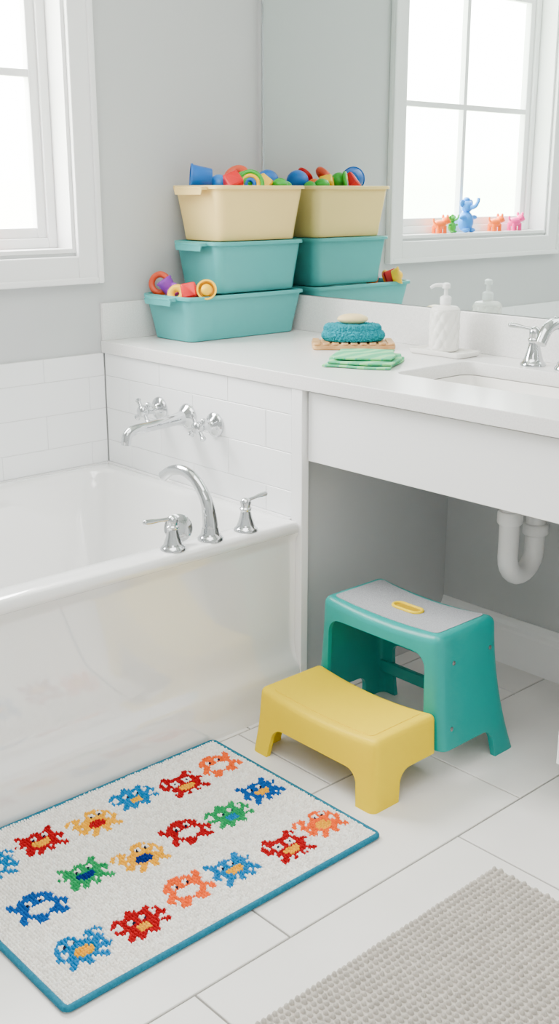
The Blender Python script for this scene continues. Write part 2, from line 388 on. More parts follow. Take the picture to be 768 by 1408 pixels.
bell('handle_base_1',(fx,1.434,zt),0.082,M['chrome'],RF); lever('lever_1',(fx,1.434,ZT+0.074),(-0.15,-1,0),0.075,M['chrome'],RF,0.02)
bell('handle_base_2',(fx,1.655,zt),0.082,M['chrome'],RF); lever('lever_2',(fx,1.655,ZT+0.074),(0.15,1,0),0.062,M['chrome'],RF,0.15)
lathe('spout_base',[(0.031,0),(0.031,0.005),(0.027,0.010),(0.024,0.012),(0.022,0.02),(0.020,0.03)],M['chrome'],RF,Matrix.Translation((fx,1.544,zt)))
tube('spout',[(fx,1.544,ZT+0.015),(fx-0.001,1.544,ZT+0.05),(fx-0.012,1.543,ZT+0.095),(fx-0.045,1.541,ZT+0.135),(fx-0.090,1.539,ZT+0.152),(fx-0.135,1.537,ZT+0.145),(fx-0.168,1.536,ZT+0.125)],[0.020,0.018,0.015,0.0135,0.013,0.0125,0.0135],M['chrome'],RF,seg=20)
lathe('diverter_rosette',[(0.034,0),(0.034,0.003),(0.030,0.006),(0.016,0.009),(0.014,0.016),(0.001,0.017)],M['chrome'],RF,rotm((fx-0.030,1.472,ZT+0.036),(0.9,-0.4,0.25)))
yt=YP-0.0085
WF=empty('wall_tub_faucet',(-2.355,yt,0.705))
def cross_handle(i,x,z):
    mt=rotm((x,yt-0.0003,z),(0,-1,0))
    lathe('flange_%d'%i,[(0.034,0),(0.034,0.004),(0.031,0.009),(0.024,0.013),(0.016,0.017),(0.012,0.022),(0.011,0.045),(0.014,0.048),(0.017,0.056),(0.017,0.066),(0.013,0.072),(0.001,0.075)],M['chrome'],WF,mt)
    for k in range(4):
        a=radians(38+90*k); d=Vector((cos(a),0,sin(a))); c=Vector((x,yt-0.060,z))
        tube('arm_%d_%d'%(i,k),[c+d*0.008,c+d*0.022,c+d*0.030,c+d*0.036,c+d*0.040],[0.0065,0.0055,0.0065,0.009,0.005],M['chrome'],WF,seg=12,sub=4)
cross_handle(1,-2.478,0.708); cross_handle(2,-2.232,0.700)
lathe('spout_flange',[(0.036,0),(0.036,0.005),(0.030,0.012),(0.022,0.018),(0.018,0.022)],M['chrome'],WF,rotm((-2.350,yt-0.0003,0.705),(0,-1,0)))
tube('wall_spout',[(-2.350,yt-0.005,0.705),(-2.350,yt-0.06,0.700),(-2.350,yt-0.13,0.695),(-2.350,yt-0.180,0.692),(-2.350,yt-0.203,0.680),(-2.350,yt-0.208,0.655)],[0.020,0.016,0.0135,0.0135,0.0135,0.0125],M['chrome'],WF,seg=20)
SF=empty('sink_faucet',(-1.5,2.34,ZC1))
zc=ZC1+0.0003; fy=2.345
bell('handle_base_1',(-1.612,fy,zc),0.098,M['chrome'],SF,1.1); lever('lever_1',(-1.612,fy,ZC1+0.090),(-1,-0.35,0),0.070,M['chrome'],SF,0.12)
bell('handle_base_2',(-1.410,fy,zc),0.098,M['chrome'],SF,1.1); lever('lever_2',(-1.410,fy,ZC1+0.090),(1,-0.35,0),0.070,M['chrome'],SF,0.12)
lathe('spout_base',[(0.032,0),(0.032,0.005),(0.028,0.010),(0.024,0.02)],M['chrome'],SF,Matrix.Translation((-1.511,fy,zc)))
tube('spout',[(-1.511,fy,ZC1+0.01),(-1.511,fy,ZC1+0.06),(-1.511,fy-0.012,ZC1+0.098),(-1.511,fy-0.050,ZC1+0.118),(-1.511,fy-0.095,ZC1+0.110),(-1.511,fy-0.122,ZC1+0.075)],[0.020,0.018,0.0165,0.0155,0.0145,0.014],M['chrome'],SF,seg=20)

# ------------------------------------------------------------------ bins
def bin_(name,x0,x1,y0,y1,z0,h,m,taper=0.018):
    E=empty(name,((x0+x1)/2,(y0+y1)/2,z0)); cx,cy=(x0+x1)/2,(y0+y1)/2; hx,hy=(x1-x0)/2,(y1-y0)/2; t=0.003
    li=0.009
    bx,by=hx-li,hy-li
    rg=[(cx,cy,bx-taper-0.006,by-taper-0.006,0.022,z0),(cx,cy,bx-taper-0.001,by-taper-0.001,0.026,z0+0.002),(cx,cy,bx-taper+0.001,by-taper+0.001,0.028,z0+0.008)]
    for s in range(1,6):
        q=s/5; rg.append((cx,cy,bx-taper*(1-q),by-taper*(1-q),0.028,z0+0.008+(h-0.022)*q))
    z1=z0+h
    rg+=[(cx,cy,bx,by,0.028,z1-0.010),(cx,cy,hx,hy,0.034,z1-0.010),(cx,cy,hx,hy,0.034,z1-0.002),(cx,cy,hx-0.002,hy-0.002,0.033,z1),(cx,cy,bx-t+0.002,by-t+0.002,0.028,z1),(cx,cy,bx-t,by-t,0.027,z1-0.003)]
    rg+=[(cx,cy,bx-taper-t,by-taper-t,0.026,z0+0.010),(cx,cy,bx-taper-t-0.006,by-taper-t-0.006,0.022,z0+0.005)]
    loft('body',rg,m,E,n=8,ang=35)
    mt=Matrix.Translation((cx,y0,z1)); w=hx*0.55
    loft('grip',[(0,-0.008,w,0.012,0.010,-0.012),(0,-0.010,w,0.014,0.011,-0.0095),(0,-0.010,w,0.014,0.011,-0.004),(0,-0.009,w-0.002,0.012,0.010,-0.0025)],m,E,mt=mt)
    loft('grip_skirt',[(0,-0.021,w-0.006,0.0016,0.0015,-0.026),(0,-0.021,w,0.0018,0.0015,-0.010)],m,E,mt=mt)
    return E
bz=ZC1+0.0005
bin_('storage_bin',XW+0.017,-2.505,1.935,2.405,bz,0.132,M['binteal'])
bin_('storage_bin.001',XW+0.020,-2.508,2.052,2.405,bz+0.1325,0.150,M['binteal'],0.015)
bin_('storage_bin.002',XW+0.017,-2.503,2.055,2.408,bz+0.283,0.158,M['bincream'])

def cup(name,loc,ax,r,h,m,parent,spin=0):
    return lathe(name,[(r*0.72,0),(r*0.78,0.002),(r*0.97,h-0.006),(r*1.05,h-0.006),(r*1.05,h),(r*0.90,h),(r*0.68,0.006),(r*0.01,0.006)],m,parent,rotm(loc,ax,spin),seg=28)
def rbox(name,loc,ax,s,m,parent,spin=0):
    mt=rotm(loc,ax,spin); a=s/2
    return loft(name,[(0,0,a-0.004,a-0.004,0.004,-a),(0,0,a,a,0.006,-a+0.004),(0,0,a,a,0.006,a-0.004),(0,0,a-0.004,a-0.004,0.004,a)],m,parent,mt=mt)
T=empty('bath_toys',(-2.62,2.2,bz+0.44)); zt2=bz+0.441
cup('cup_blue',(-2.630,2.130,zt2+0.018),(-0.55,-0.8,0.08),0.038,0.064,M['t_blue'],T)
ell('ball_sky',(-2.640,2.165,zt2+0.004),(0.028,0.028,0.028),M['t_sky'],T)
rbox('block_red',(-2.585,2.175,zt2+0.008),(0.6,-0.5,0.6),0.048,M['t_red'],T,0.5)
cup('cup_red_b',(-2.700,2.30,zt2+0.008),(0.1,-0.6,0.6),0.027,0.042,M['t_red'],T)
torus('ring_coral',(-2.640,2.235,zt2+0.028),(0.35,-0.7,0.75),0.028,0.012,M['t_coral'],T)
ax=(0.75,-0.65,0.15)
for r_,m_,n_ in ((0.036,'t_green','arch_green'),(0.0245,'t_tyel','arch_yellow'),(0.013,'t_blue','arch_blue')):
    torus(n_,(-2.560,2.220,zt2+0.004),ax,r_,0.0065,M[m_],T)
ell('ball_green_c',(-2.590,2.223,zt2+0.012),(0.030,0.030,0.030),M['t_green'],T)
rbox('block_yellow',(-2.578,2.290,zt2+0.006),(-0.6,-0.5,0.6),0.042,M['t_tyel'],T,0.3)
rbox('block_orange',(-2.605,2.262,zt2+0.010),(-0.3,-0.5,0.8),0.036,M['t_orange'],T,0.9)
ell('ball_green',(-2.555,2.335,zt2+0.002),(0.026,0.024,0.020),M['t_green'],T)
ell('ball_orange',(-2.600,2.325,zt2),(0.024,0.022,0.022),M['t_orange'],T)
ell('ball_blue',(-2.640,2.360,zt2+0.014),(0.036,0.036,0.034),M['t_blue'],T)
ell('ball_green_b',(-2.570,2.372,zt2-0.004),(0.022,0.020,0.018),M['t_green'],T)
torus('ring_red',(-2.690,2.20,zt2+0.002),(0.1,-0.3,0.9),0.024,0.010,M['t_coral'],T)
loft('bed_of_blocks',[(-2.630,2.232,0.080,0.125,0.02,zt2-0.07),(-2.630,2.232,0.092,0.140,0.02,zt2-0.022)],M['t_orange'],T)
T2=empty('bath_toys.001',(-2.62,2.02,bz+0.13)); zb=bz+0.133
torus('ring_coral',(-2.705,1.985,zb+0.026),(0.5,-0.85,0.2),0.027,0.0095,M['t_coral'],T2)
cup('cup_purple',(-2.655,1.995,zb-0.002),(-0.3,-0.40,0.75),0.024,0.050,M['t_purple'],T2)
torus('ring_pink',(-2.640,1.985,zb+0.012),(0.6,-0.8,0.3),0.014,0.007,M['t_purple'],T2)
torus('ring_yellow',(-2.600,1.968,zb+0.002),(0.5,-0.8,0.4),0.019,0.0115,M['t_tyel'],T2)
rbox('block_red',(-2.565,1.988,zb+0.010),(0.6,-0.7,0.35),0.044,M['t_red'],T2,0.2)
cup('cup_yellow',(-2.528,2.022,zb+0.012),(0.65,-0.55,0.25),0.028,0.028,M['t_tyel'],T2)
ell('star_knob',(-2.514,2.010,zb+0.018),(0.017,0.017,0.017),M['t_tyel'],T2)
ell('ball_orange',(-2.625,2.02,zb+0.0),(0.024,0.022,0.022),M['t_orange'],T2)
loft('bed_of_blocks',[(-2.625,1.995,0.070,0.028,0.02,zb-0.09),(-2.625,1.995,0.080,0.033,0.02,zb-0.030)],M['t_tyel'],T2)

# ------------------------------------------------------------------ counter objects
R2=Vector((0.674,0.738,0)); 
bxc,byc=-2.150,2.245
SD=empty('soap_board',(bxc,byc,ZC1))
rz=math.atan2(R2.y,R2.x)
mtb=Matrix.Translation((bxc,byc,ZC1+0.0005))@Matrix.Rotation(rz,4,'Z')
loft('board',[(0,0,0.113,0.054,0.012,0),(0,0,0.116,0.057,0.014,0.003),(0,0,0.116,0.057,0.014,0.012),(0,0,0.113,0.054,0.012,0.015)],M['wood'],SD,mt=mtb)
for i in range(9):
    x=-0.104+i*0.026
    loft('slat_%d'%i,[(x,0,0.0100,0.060,0.008,0.0152),(x,0,0.0090,0.059,0.007,0.019)],M['wood'],SD,mt=mtb)
WC=empty('blue_bath_sponge',(bxc,byc,ZC1+0.02))
def squash(name,c,r,z0,h,parent,m):
    prof=[]
    for i in range(15):
        t=-pi/2+pi*i/14; prof.append((max(0.0005,(r-h/2)+h/2*cos(t)) if 0<i<14 else r*0.3,h/2+h/2*sin(t)))
    mt=Matrix.Translation((c[0],c[1],z0))@Matrix.Rotation(rz,4,'Z')@Matrix.Diagonal((1,0.58,1,1))
    ob=lathe(name,prof,m,parent,mt,seg=64)
    for p in ob.data.polygons: p.use_smooth=True
    V=[];F=[]
    for _ in range(2200):
        a=random.uniform(0,2*pi); t=random.uniform(-pi/2,pi/2)
        if random.random()<0.25: rr=random.uniform(0,r-h/2); p=Vector((rr*cos(a),rr*sin(a),h))
        else:
            rr=r-h/2+h/2*cos(t); p=Vector((rr*cos(a),rr*sin(a),h/2+h/2*sin(t)))
        p=mt@p; s=random.uniform(0.0022,0.0042); k=len(V)
        for q in ((s,0,0),(-s,0,0),(0,s,0),(0,-s,0),(0,0,s),(0,0,-s)): V.append(p+Vector(q)*random.uniform(.8,1.3))
        for f in ((0,2,4),(2,1,4),(1,3,4),(3,0,4),(2,0,5),(1,2,5),(3,1,5),(0,3,5)): F.append(tuple(k+x for x in f))
    mk(name+'_loops',V,F,m,parent,smooth=True)
squash('lower_roll',(bxc,byc),0.088,ZC1+0.0225,0.026,WC,M['terry'])
squash('upper_roll',(bxc-0.003,byc),0.080,ZC1+0.043,0.022,WC,M['terry'])
SB=ell('bar_of_soap',(bxc-0.003,byc,ZC1+0.0805),(0.044,0.030,0.0150),M['soap'],None,rot=(0,0,rz))
FC=empty('folded_cloth',(-1.935,2.065,ZC1))
def cloth(name,cx,cy,w,d,z,rot,amp,ph):
    nx,ny=32,32; V=[];F=[]
    mt=Matrix.Translation((cx,cy,z))@Matrix.Rotation(rot,4,'Z')
    for i in range(nx+1):
        for j in range(ny+1):
            u=i/nx-0.5;v=j/ny-0.5
            edge=1-max(abs(u),abs(v))*2
            zz=amp*(0.6*sin(u*6+ph)*cos(v*5+ph)+0.5*sin(v*8+u*4+ph))+amp
            zz*= (0.5+0.5*min(1,edge*3))
            V.append(mt@Vector((u*w*(1+0.06*sin(v*6+ph)),v*d*(1+0.06*sin(u*6+ph)),zz)))
    for i in range(nx):
        for j in range(ny):
            a=i*(ny+1)+j; F.append((a,a+1,a+ny+2,a+ny+1))
    ob=mk(name,V,F,M['cloth'],FC,smooth=True)
    s=ob.modifiers.new('s','SOLIDIFY'); s.thickness=0.0055; s.offset=1
    b=ob.modifiers.new('b','BEVEL'); b.width=0.002; b.segments=3; b.limit_method='ANGLE'
    apply_mods(ob); autosmooth(ob,80); return ob
rc=radians(32)
cloth('layer_1',-1.926,2.052,0.18,0.20,ZC1+0.001,rc,0.0012,0.3)
cloth('layer_2',-1.926,2.057,0.175,0.19,ZC1+0.0085,rc+0.05,0.0015,1.3)
cloth('layer_3',-1.936,2.067,0.15,0.165,ZC1+0.016,rc+0.12,0.0035,2.6)
TR=empty('soap_tray',(-1.87,2.33,ZC1))
tcx,tcy=-1.888,2.328
loft('dish',[(tcx,tcy,0.084,0.042,0.010,ZC1+0.0005),(tcx,tcy,0.088,0.046,0.012,ZC1+0.004),(tcx,tcy,0.090,0.048,0.012,ZC1+0.014),(tcx,tcy,0.087,0.045,0.011,ZC1+0.015),(tcx,tcy,0.083,0.041,0.010,ZC1+0.009)],M['ceramic'],TR)
DS=empty('soap_dispenser',(-1.893,2.332,ZC1+0.01))
dc=(-1.893,2.332,ZC1+0.0095)
def dmod(r,z,a):
    if 0.006<z<0.108 and r>0.03:
        return r+0.0022*(abs(sin(5*a+z*70))+abs(sin(5*a-z*70)))-0.0022
    return r
prof=[(0.034,0),(0.037,0.002)]+[(0.0395,0.004+i*0.0015) for i in range(73)]+[(0.037,0.115),(0.032,0.119),(0.018,0.121),(0.014,0.123),(0.014,0.128)]
lathe('bottle',prof,M['ceramic'],DS,Matrix.Translation(dc),seg=160,rmod=dmod)
lathe('pump_collar',[(0.015,0.125),(0.0155,0.142),(0.012,0.146),(0.006,0.148),(0.0055,0.166),(0.011,0.167),(0.011,0.178),(0.006,0.181)],M['t_white'],DS,Matrix.Translation(dc))
tube('pump_spout',[Vector(dc)+Vector((0,0,0.174)),Vector(dc)+Vector((-0.018,-0.020,0.175)),Vector(dc)+Vector((-0.028,-0.031,0.168))],[0.006,0.005,0.004],M['t_white'],DS)

# ------------------------------------------------------------------ sill toys
zs=OZ0+0.0115; xs=XW-0.038
def figurine(name,y,m,s=1.0,kind='quad'):
    E=empty(name,(xs,y,zs)); P=lambda dx,dy,dz:(xs+dx*s,y+dy*s,zs+dz*s)
    if kind=='quad':
        ell('body',P(0,0,0.032),(0.020*s,0.032*s,0.018*s),m,E)
        ell('head',P(0.002,-0.034,0.046),(0.016*s,0.016*s,0.015*s),m,E)
        for i,(a,b) in enumerate(((-.011,-.020),(.011,-.020),(-.011,.020),(.011,.020))):
            lathe('leg_%d'%i,[(0.008*s,0),(0.0075*s,0.004*s),(0.007*s,0.028*s)],m,E,Matrix.Translation(P(a,b,0)),seg=14)
        ell('ear_1',P(-0.010,-0.032,0.062),(0.006*s,0.005*s,0.008*s),m,E); ell('ear_2',P(0.012,-0.032,0.062),(0.006*s,0.005*s,0.008*s),m,E)
        tube('tail',[P(0,0.026,0.036),P(0,0.036,0.046),P(0,0.036,0.056)],0.004*s,m,E,seg=10)
        ell('snout',P(0.004,-0.050,0.042),(0.008*s,0.008*s,0.007*s),m,E)
    else:
        ell('body',P(0,0,0.036),(0.026*s,0.028*s,0.036*s),m,E)
        ell('head',P(0.002,0,0.086),(0.021*s,0.023*s,0.021*s),m,E)
        ell('ear_1',P(0,-0.022,0.096),(0.006*s,0.013*s,0.013*s),m,E); ell('ear_2',P(0,0.022,0.096),(0.006*s,0.013*s,0.013*s),m,E)
        tube('trunk',[P(0.016,0.0,0.082),P(0.032,-0.006,0.086),P(0.036,-0.016,0.100),P(0.034,-0.022,0.112)],[0.009*s,0.007*s,0.006*s,0.006*s],m,E,seg=12)
        ell('arm_1',P(0.010,-0.030,0.050),(0.009*s,0.016*s,0.008*s),m,E); ell('arm_2',P(0.010,0.030,0.050),(0.009*s,0.016*s,0.008*s),m,E)
        ell('foot_1',P(0.014,-0.015,0.008),(0.015*s,0.012*s,0.008*s),m,E); ell('foot_2',P(0.014,0.015,0.008),(0.015*s,0.012*s,0.008*s),m,E)
        ell('cap',P(0,0,0.108),(0.012*s,0.012*s,0.009*s),m,E)
figurine('toy_dog',1.458,M['t_orange'],1.0)
figurine('toy_frog',1.382,M['t_green'],0.60,'sit')
figurine('toy_elephant',1.298,M['t_sky'],1.15,'sit')
figurine('toy_cat',1.110,M['t_orange'],1.0)
figurine('toy_pig',0.975,M['t_pink'],1.05)

# ------------------------------------------------------------------ step stool
def gridbox(name,hx,hy,h,r,func,nx=16,ny=10,nz=10,zlow=0.0):
    def coords(a,b,n,ra,rb):
        c=[]; m=5
        if ra: c+=[a+ra*(1-cos(i/m*pi/2)) for i in range(m)]
        s=a+ra; e=b-rb; c+=[s+(e-s)*i/n for i in range(n+1)]
        if rb: c+=[b-rb*(1-sin(i/m*pi/2)) for i in range(1,m+1)]
        return c
    X=coords(-hx,hx,nx,r,r);Y=coords(-hy,hy,ny,r,r);Z=coords(zlow,h,nz,0,r)
    idx={};V=[];F=[]
    def vid(i,j,k):
        if (i,j,k) not in idx:
            p=Vector((X[i],Y[j],Z[k])); c=Vector((max(-hx+r,min(hx-r,p.x)),max(-hy+r,min(hy-r,p.y)),min(h-r,p.z)))
            d=p-c
            if d.length>1e-9:
                m=max(abs(d.x),abs(d.y),abs(d.z)); p=c+d.normalized()*m
            idx[(i,j,k)]=len(V); V.append(func(p))
        return idx[(i,j,k)]
    I,J,K=len(X)-1,len(Y)-1,len(Z)-1
    for i in range(I):
        for j in range(J):
            F.append((vid(i,j,0),vid(i,j+1,0),vid(i+1,j+1,0),vid(i+1,j,0)))
            F.append((vid(i,j,K),vid(i+1,j,K),vid(i+1,j+1,K),vid(i,j+1,K)))
    for i in range(I):
        for k in range(K):
            F.append((vid(i,0,k),vid(i+1,0,k),vid(i+1,0,k+1),vid(i,0,k+1)))
            F.append((vid(i,J,k),vid(i,J,k+1),vid(i+1,J,k+1),vid(i+1,J,k)))
    for j in range(J):
        for k in range(K):
            F.append((vid(0,j,k),vid(0,j,k+1),vid(0,j+1,k+1),vid(0,j+1,k)))
            F.append((vid(I,j,k),vid(I,j+1,k),vid(I,j+1,k+1),vid(I,j,k+1)))
    return mk(name,V,F,None)
def archcut(axis,a0,a1,top,b0,b1,r=0.03,splay=0.0):
    pts=[(a0-splay,-0.02)]; n=6
    for i in range(n+1):
        t=pi-(pi/2)*i/n; pts.append((a0+r+r*cos(t),top-r+r*sin(t)))
    for i in range(n+1):
        t=pi/2-(pi/2)*i/n; pts.append((a1-r+r*cos(t),top-r+r*sin(t)))
    pts.append((a1+splay,-0.02)); V=[];F=[]; k=len(pts)
    for b in (b0,b1):
        for a,z in pts: V.append((a,b,z) if axis=='x' else (b,a,z))
    for i in range(k): F.append((i,(i+1)%k,k+(i+1)%k,k+i))
    F.append(tuple(range(k))); F.append(tuple(k+i for i in range(k))[::-1])
    return mk('cut',V,F,None)
ST=empty('step_stool',(-1.605,1.79,0))
scx=-1.601
HT=0.186; HY=0.189
TH=0.350; TY0,TY1=1.772,1.985
def tealf():
    cyt=(TY0+TY1)/2
    def f(p):
        q=1-p.z/TH
        x=p.x*(1+0.12*q*q+0.06*q)
        y=p.y+ (0.055*q*q if p.y>0 else 0)*min(1,abs(p.y)/0.09)
        z=p.z-0.014*(1-(p.x/HT)**2)*max(0,(p.z-0.15)/(TH-0.15))
        return Vector((scx+x,cyt+y,z))
    return f
hy_t=(TY1-TY0)/2
to=gridbox('teal_step',HT,hy_t,TH,0.022,tealf(),zlow=0.0)
ti=gridbox('ti',HT-0.012,hy_t-0.012,TH-0.014,0.014,tealf(),zlow=-0.03)
cuts=[ti,archcut('x',scx-0.160,scx+0.146,0.295,1.70,1.85,0.035,0.006),archcut('x',scx-0.145,scx+0.145,0.170,1.90,2.12,0.03,0.02),
      archcut('y',1.655,1.955,0.072,-1.9,-1.3,0.035,0.008)]
boolean(to,cuts); to.data.materials.clear(); to.data.materials.append(M['teal']); bevel(to,0.0022,2,40); 
autosmooth(to,35); to.parent=ST; to.matrix_parent_inverse=Matrix.Translation(ST.location).inverted()
boxes('cross_rails',[(scx-0.190,scx+0.190,1.994,2.008,0.075,0.108)],M['teal'],ST,0.003)
YH=0.168; YY0,YY1=1.570,1.7715
def yelf(p):
    q=1-p.z/YH; cyy=(YY0+YY1)/2
    fl=0.04*max(0,q)+0.03*max(0,q-0.5)
    x=p.x*(1+fl)
    y=p.y - (0.012*q+0.012*max(0,q-0.6) if p.y<0 else 0)*min(1,abs(p.y)/0.09)
    z=p.z-0.017*(1-(p.x/HY)**2)*max(0,(p.z-0.05)/(YH-0.05))
    return Vector((scx+x,cyy+y,z))
hy_y=(YY1-YY0)/2
yo=gridbox('yellow_step',HY,hy_y,YH,0.016,yelf,zlow=0.0)
yi=gridbox('yi',HY-0.012,hy_y-0.012,YH-0.013,0.012,yelf,zlow=-0.03)
cuts=[yi,archcut('x',scx-0.140,scx+0.140,0.078,1.50,1.61,0.035,0.010),archcut('y',1.642,1.960,0.072,-1.9,-1.3,0.035,0.008),archcut('x',scx-0.14,scx+0.14,0.10,1.74,1.80,0.03)]
boolean(yo,cuts); yo.data.materials.clear(); yo.data.materials.append(M['yellow']); bevel(yo,0.0022,2,40); autosmooth(yo,35)
yo.parent=ST; yo.matrix_parent_inverse=Matrix.Translation(ST.location).inverted()
def dense(P,step=0.007):
    out=[]
    for i in range(len(P)):
        a=Vector(P[i]); b=Vector(P[(i+1)%len(P)]); m=max(1,int((b-a).length/step))
        for s in range(m): out.append(tuple(a+(b-a)*s/m))
    return out
def pad(name,hx,hy,r,f,h,m,off=0.0012,waist=0.0):
    nr=14; V=[];F=[]; base=dense(rrect(0,0,hx,hy,r,8)); k=len(base)
    for s in range(nr+1):
        t=(1-(s-1)/(nr-1)*0.999) if s>0 else 1.0
        for x,y in base:
            yy=y*(1-waist*(1-(x/hx)**2))
            p=f(Vector((x*t,yy*t,h))); V.append(p+Vector((0,0,off if s>0 else -0.001)))
    for s in range(nr):
        for j in range(k):
            q=(j+1)%k; F.append((s*k+j,s*k+q,(s+1)*k+q,(s+1)*k+j))
    ob=mk(name,V,F,m,ST); autosmooth(ob,40); return ob
pad('grey_pad',0.163,0.086,0.012,tealf(),TH,M['pad'],0.0014,0.06)
pad('yellow_pad',0.160,0.084,0.012,yelf,YH,M['yellow'],0.0013,0.10)
pad('handle_slot',0.041,0.0160,0.0158,tealf(),TH,M['dyellow'],0.0026)
sl=[tealf()(Vector((x,y,TH)))+Vector((0,0,0.003)) for x,y in dense(rrect(0,0,0.041,0.016,0.0158,8))]
tube('slot_rim',sl,0.0042,M['yellow'],ST,closed=True,raw=True,seg=8)
def xs_at(z): q=1-z/TH; return scx+HT*(1+0.12*q*q+0.06*q)
for i,(y,z) in enumerate(((1.822,0.275),(1.955,0.275),(1.808,0.120))):
    lathe('screw_%d'%i,[(0.0055,-0.004),(0.0055,0.001),(0.003,0.002),(0.0005,0.002)],M['screw'],ST,rotm((xs_at(z),y,z),(1,0,0.12)),seg=16)

# ------------------------------------------------------------------ creature rug
RX0,RX1,RY0,RY1=-1.888,-1.333,0.742,1.505
cs=0.0065
NX=int(round((RX1-RX0-0.014)/cs)); NY=int(round((RY1-RY0-0.014)/cs))
csx=(RX1-RX0-0.014)/NX; csy=(RY1-RY0-0.014)/NY
sprites=[
["..11.......11....",".1111.....1111...",".1.1111111111.1..","...1111111111.11.","..11eee11eee1.11.","..11ede11ede1111.","1111eee11eee1111.","1111111111111.1..","..111222222111...","..111222222111...","...1112222111....","..1111111111111..",".111..1..1..111..",".11..11..11..11.."],
["....1111.........","...111111...1111.","..1ee1ee1..111.11",".11ed1ed11..11..1",".11111111111.11..",".1.1111111111111.","11..11222211111..","11.1122222211.1..",".11112222221111..","..11112222111111.","..111111111..11..",".111.111.111.....",".11...11..111....","......11...11...."],
["......1111.......","....11111111..11.","...1111111111.11.","..111ee11ee11111.","..111ed11ed1111..","...111111111111..","..111222222111...",".1112222222211...","111122222222111..","11.1122222211111.",".1.1111221111.11.","...111111111..11.","..1111..1111.....","..111....111.....","................."],
[".11.........11...",".111..111..111...","..11111111111....","..11ee11ee1111...","..11ed11ed1111.1.",".11111111111111..","1111122222211....","11.11222222111...",".1.11122221111...","...111111111111..","..1111.1111.111..",".111..11.111.11..",".11...11..11.....","................."],
[".......11........","..11..1111..11...",".1111111111111...","11.1111111111.11.","...11ee11ee11..1.","1..11ed11ed11.11.","11111111111111111",".1111122221111.1.","...1112222111....","..11112222111111.",".11111111111..11.",".11.111.111......","....11...11......","................."]]
pal={'r':(0.70,0.0,0.08),'b':(0.0,0.50,0.74),'B':(0.0,0.34,0.66),'g':(0.10,0.62,0.36),'o':(0.98,0.40,0.10),'y':(0.98,0.71,0.0),'w':(0.985,0.97,0.945),'n':(0.0,0.16,0.50),'d':(0.07,0.07,0.18)}
rows=[(-1.785,[('o','w',2,0,0),('r','y',0,1,0),('b','y',4,-1,1),('y','r',1,1,0),('r','y',3,0,-1),('b','w',1,1,0)]),
      (-1.617,[('B','y',3,-1,0),('g','b',4,1,0),('r','w',2,0,1),('y','n',1,1,0),('g','n',3,-1,0),('B','w',2,1,0)]),
      (-1.450,[('o','y',1,0,0),('r','y',0,1,1),('b','y',3,0,0),('o','w',2,-1,1),('r','y',4,1,0),('b','y',1,0,0)])]
grid={}
ox,oy=RX0+0.007,RY0+0.007
for xr,lst in rows:
    for k,(c1,c2,sp,jx,jy) in enumerate(lst):
        yc_=1.436-0.1175*k; spr=sprites[sp]
        if (k+sp)%3==1: spr=[row[::-1] for row in spr]
        ci=int((xr-ox)/csx)+jx*2; cj=int((yc_-oy)/csy)+jy
        for a,row in enumerate(spr):
            for b,ch in enumerate(row):
                i_,j_=ci-6+a, cj-8+b
                if ch!='.' and 1<=i_<NX-1 and 0<=j_<NY-1: grid[(i_,j_)]= {'1':c1,'2':c2,'e':'w','d':'d'}[ch]
V=[];F=[];C=[]
def blob(x,y,sx,sy,z0,h,c,an):
    k=len(V); ca,sa=cos(an),sin(an)
    for (rr,zz) in ((1.0,0.0),(0.88,0.6),(0.45,0.95)):
        for j in range(6):
            a=2*pi*j/6; X_=sx*rr*cos(a); Y_=sy*rr*sin(a)
            V.append((x+X_*ca-Y_*sa,y+X_*sa+Y_*ca,z0+h*zz))
    V.append((x,y,z0+h))
    for i in range(2):
        for j in range(6):
            q=(j+1)%6; F.append((k+i*6+j,k+i*6+q,k+(i+1)*6+q,k+(i+1)*6+j)); C.append(c)
    for j in range(6): F.append((k+12+j,k+12+(j+1)%6,k+18)); C.append(c)
for i in range(NX):
    for j in range(NY):
        c0=pal[grid.get((i,j),'w')]
        for h in (0,1):
            v=0.93+0.12*random.random(); c=lin(tuple(min(1,t*v) for t in c0))
            x=ox+(i+0.27+0.48*h)*csx+random.uniform(-.0004,.0004); y=oy+(j+0.5)*csy+random.uniform(-.0005,.0005)
            blob(x,y,csx*0.30,csy*0.57,0.0060,random.uniform(0.0055,0.0090),c,(0.45 if (i+h)%2 else -0.45)+random.uniform(-.2,.2))
CR=empty('creature_bath_mat',((RX0+RX1)/2,(RY0+RY1)/2,0))
me=bpy.data.meshes.new('stitches'); me.from_pydata(V,[],F); me.update()
at=me.color_attributes.new('Col','FLOAT_COLOR','CORNER'); data=[]
for fi,p in enumerate(me.polygons):
    for _ in range(p.loop_total): data+= [C[fi][0],C[fi][1],C[fi][2],1.0]
at.data.foreach_set('color',data)
me.materials.append(M['stitch']); so=bpy.data.objects.new('stitches',me); COL.objects.link(so)
for p in me.polygons: p.use_smooth=True
so.parent=CR; so.matrix_parent_inverse=Matrix.Translation(CR.location).inverted()
rcx,rcy=(RX0+RX1)/2,(RY0+RY1)/2
M['rugbase']=mat('rug_backing',(0.88,0.86,0.83),0.95,var=0.05,vscale=200)
loft('backing',[(rcx,rcy,(RX1-RX0)/2-0.003,(RY1-RY0)/2-0.003,0.006,0.0005),(rcx,rcy,(RX1-RX0)/2-0.003,(RY1-RY0)/2-0.003,0.006,0.0070)],M['rugbase'],CR)
pts=[(x,y,0.0070) for x,y in rrect(rcx,rcy,(RX1-RX0)/2-0.004,(RY1-RY0)/2-0.004,0.010,6)]
tube('binding',pts,0.0063,M['rugedge'],CR,closed=True,raw=True,seg=10)

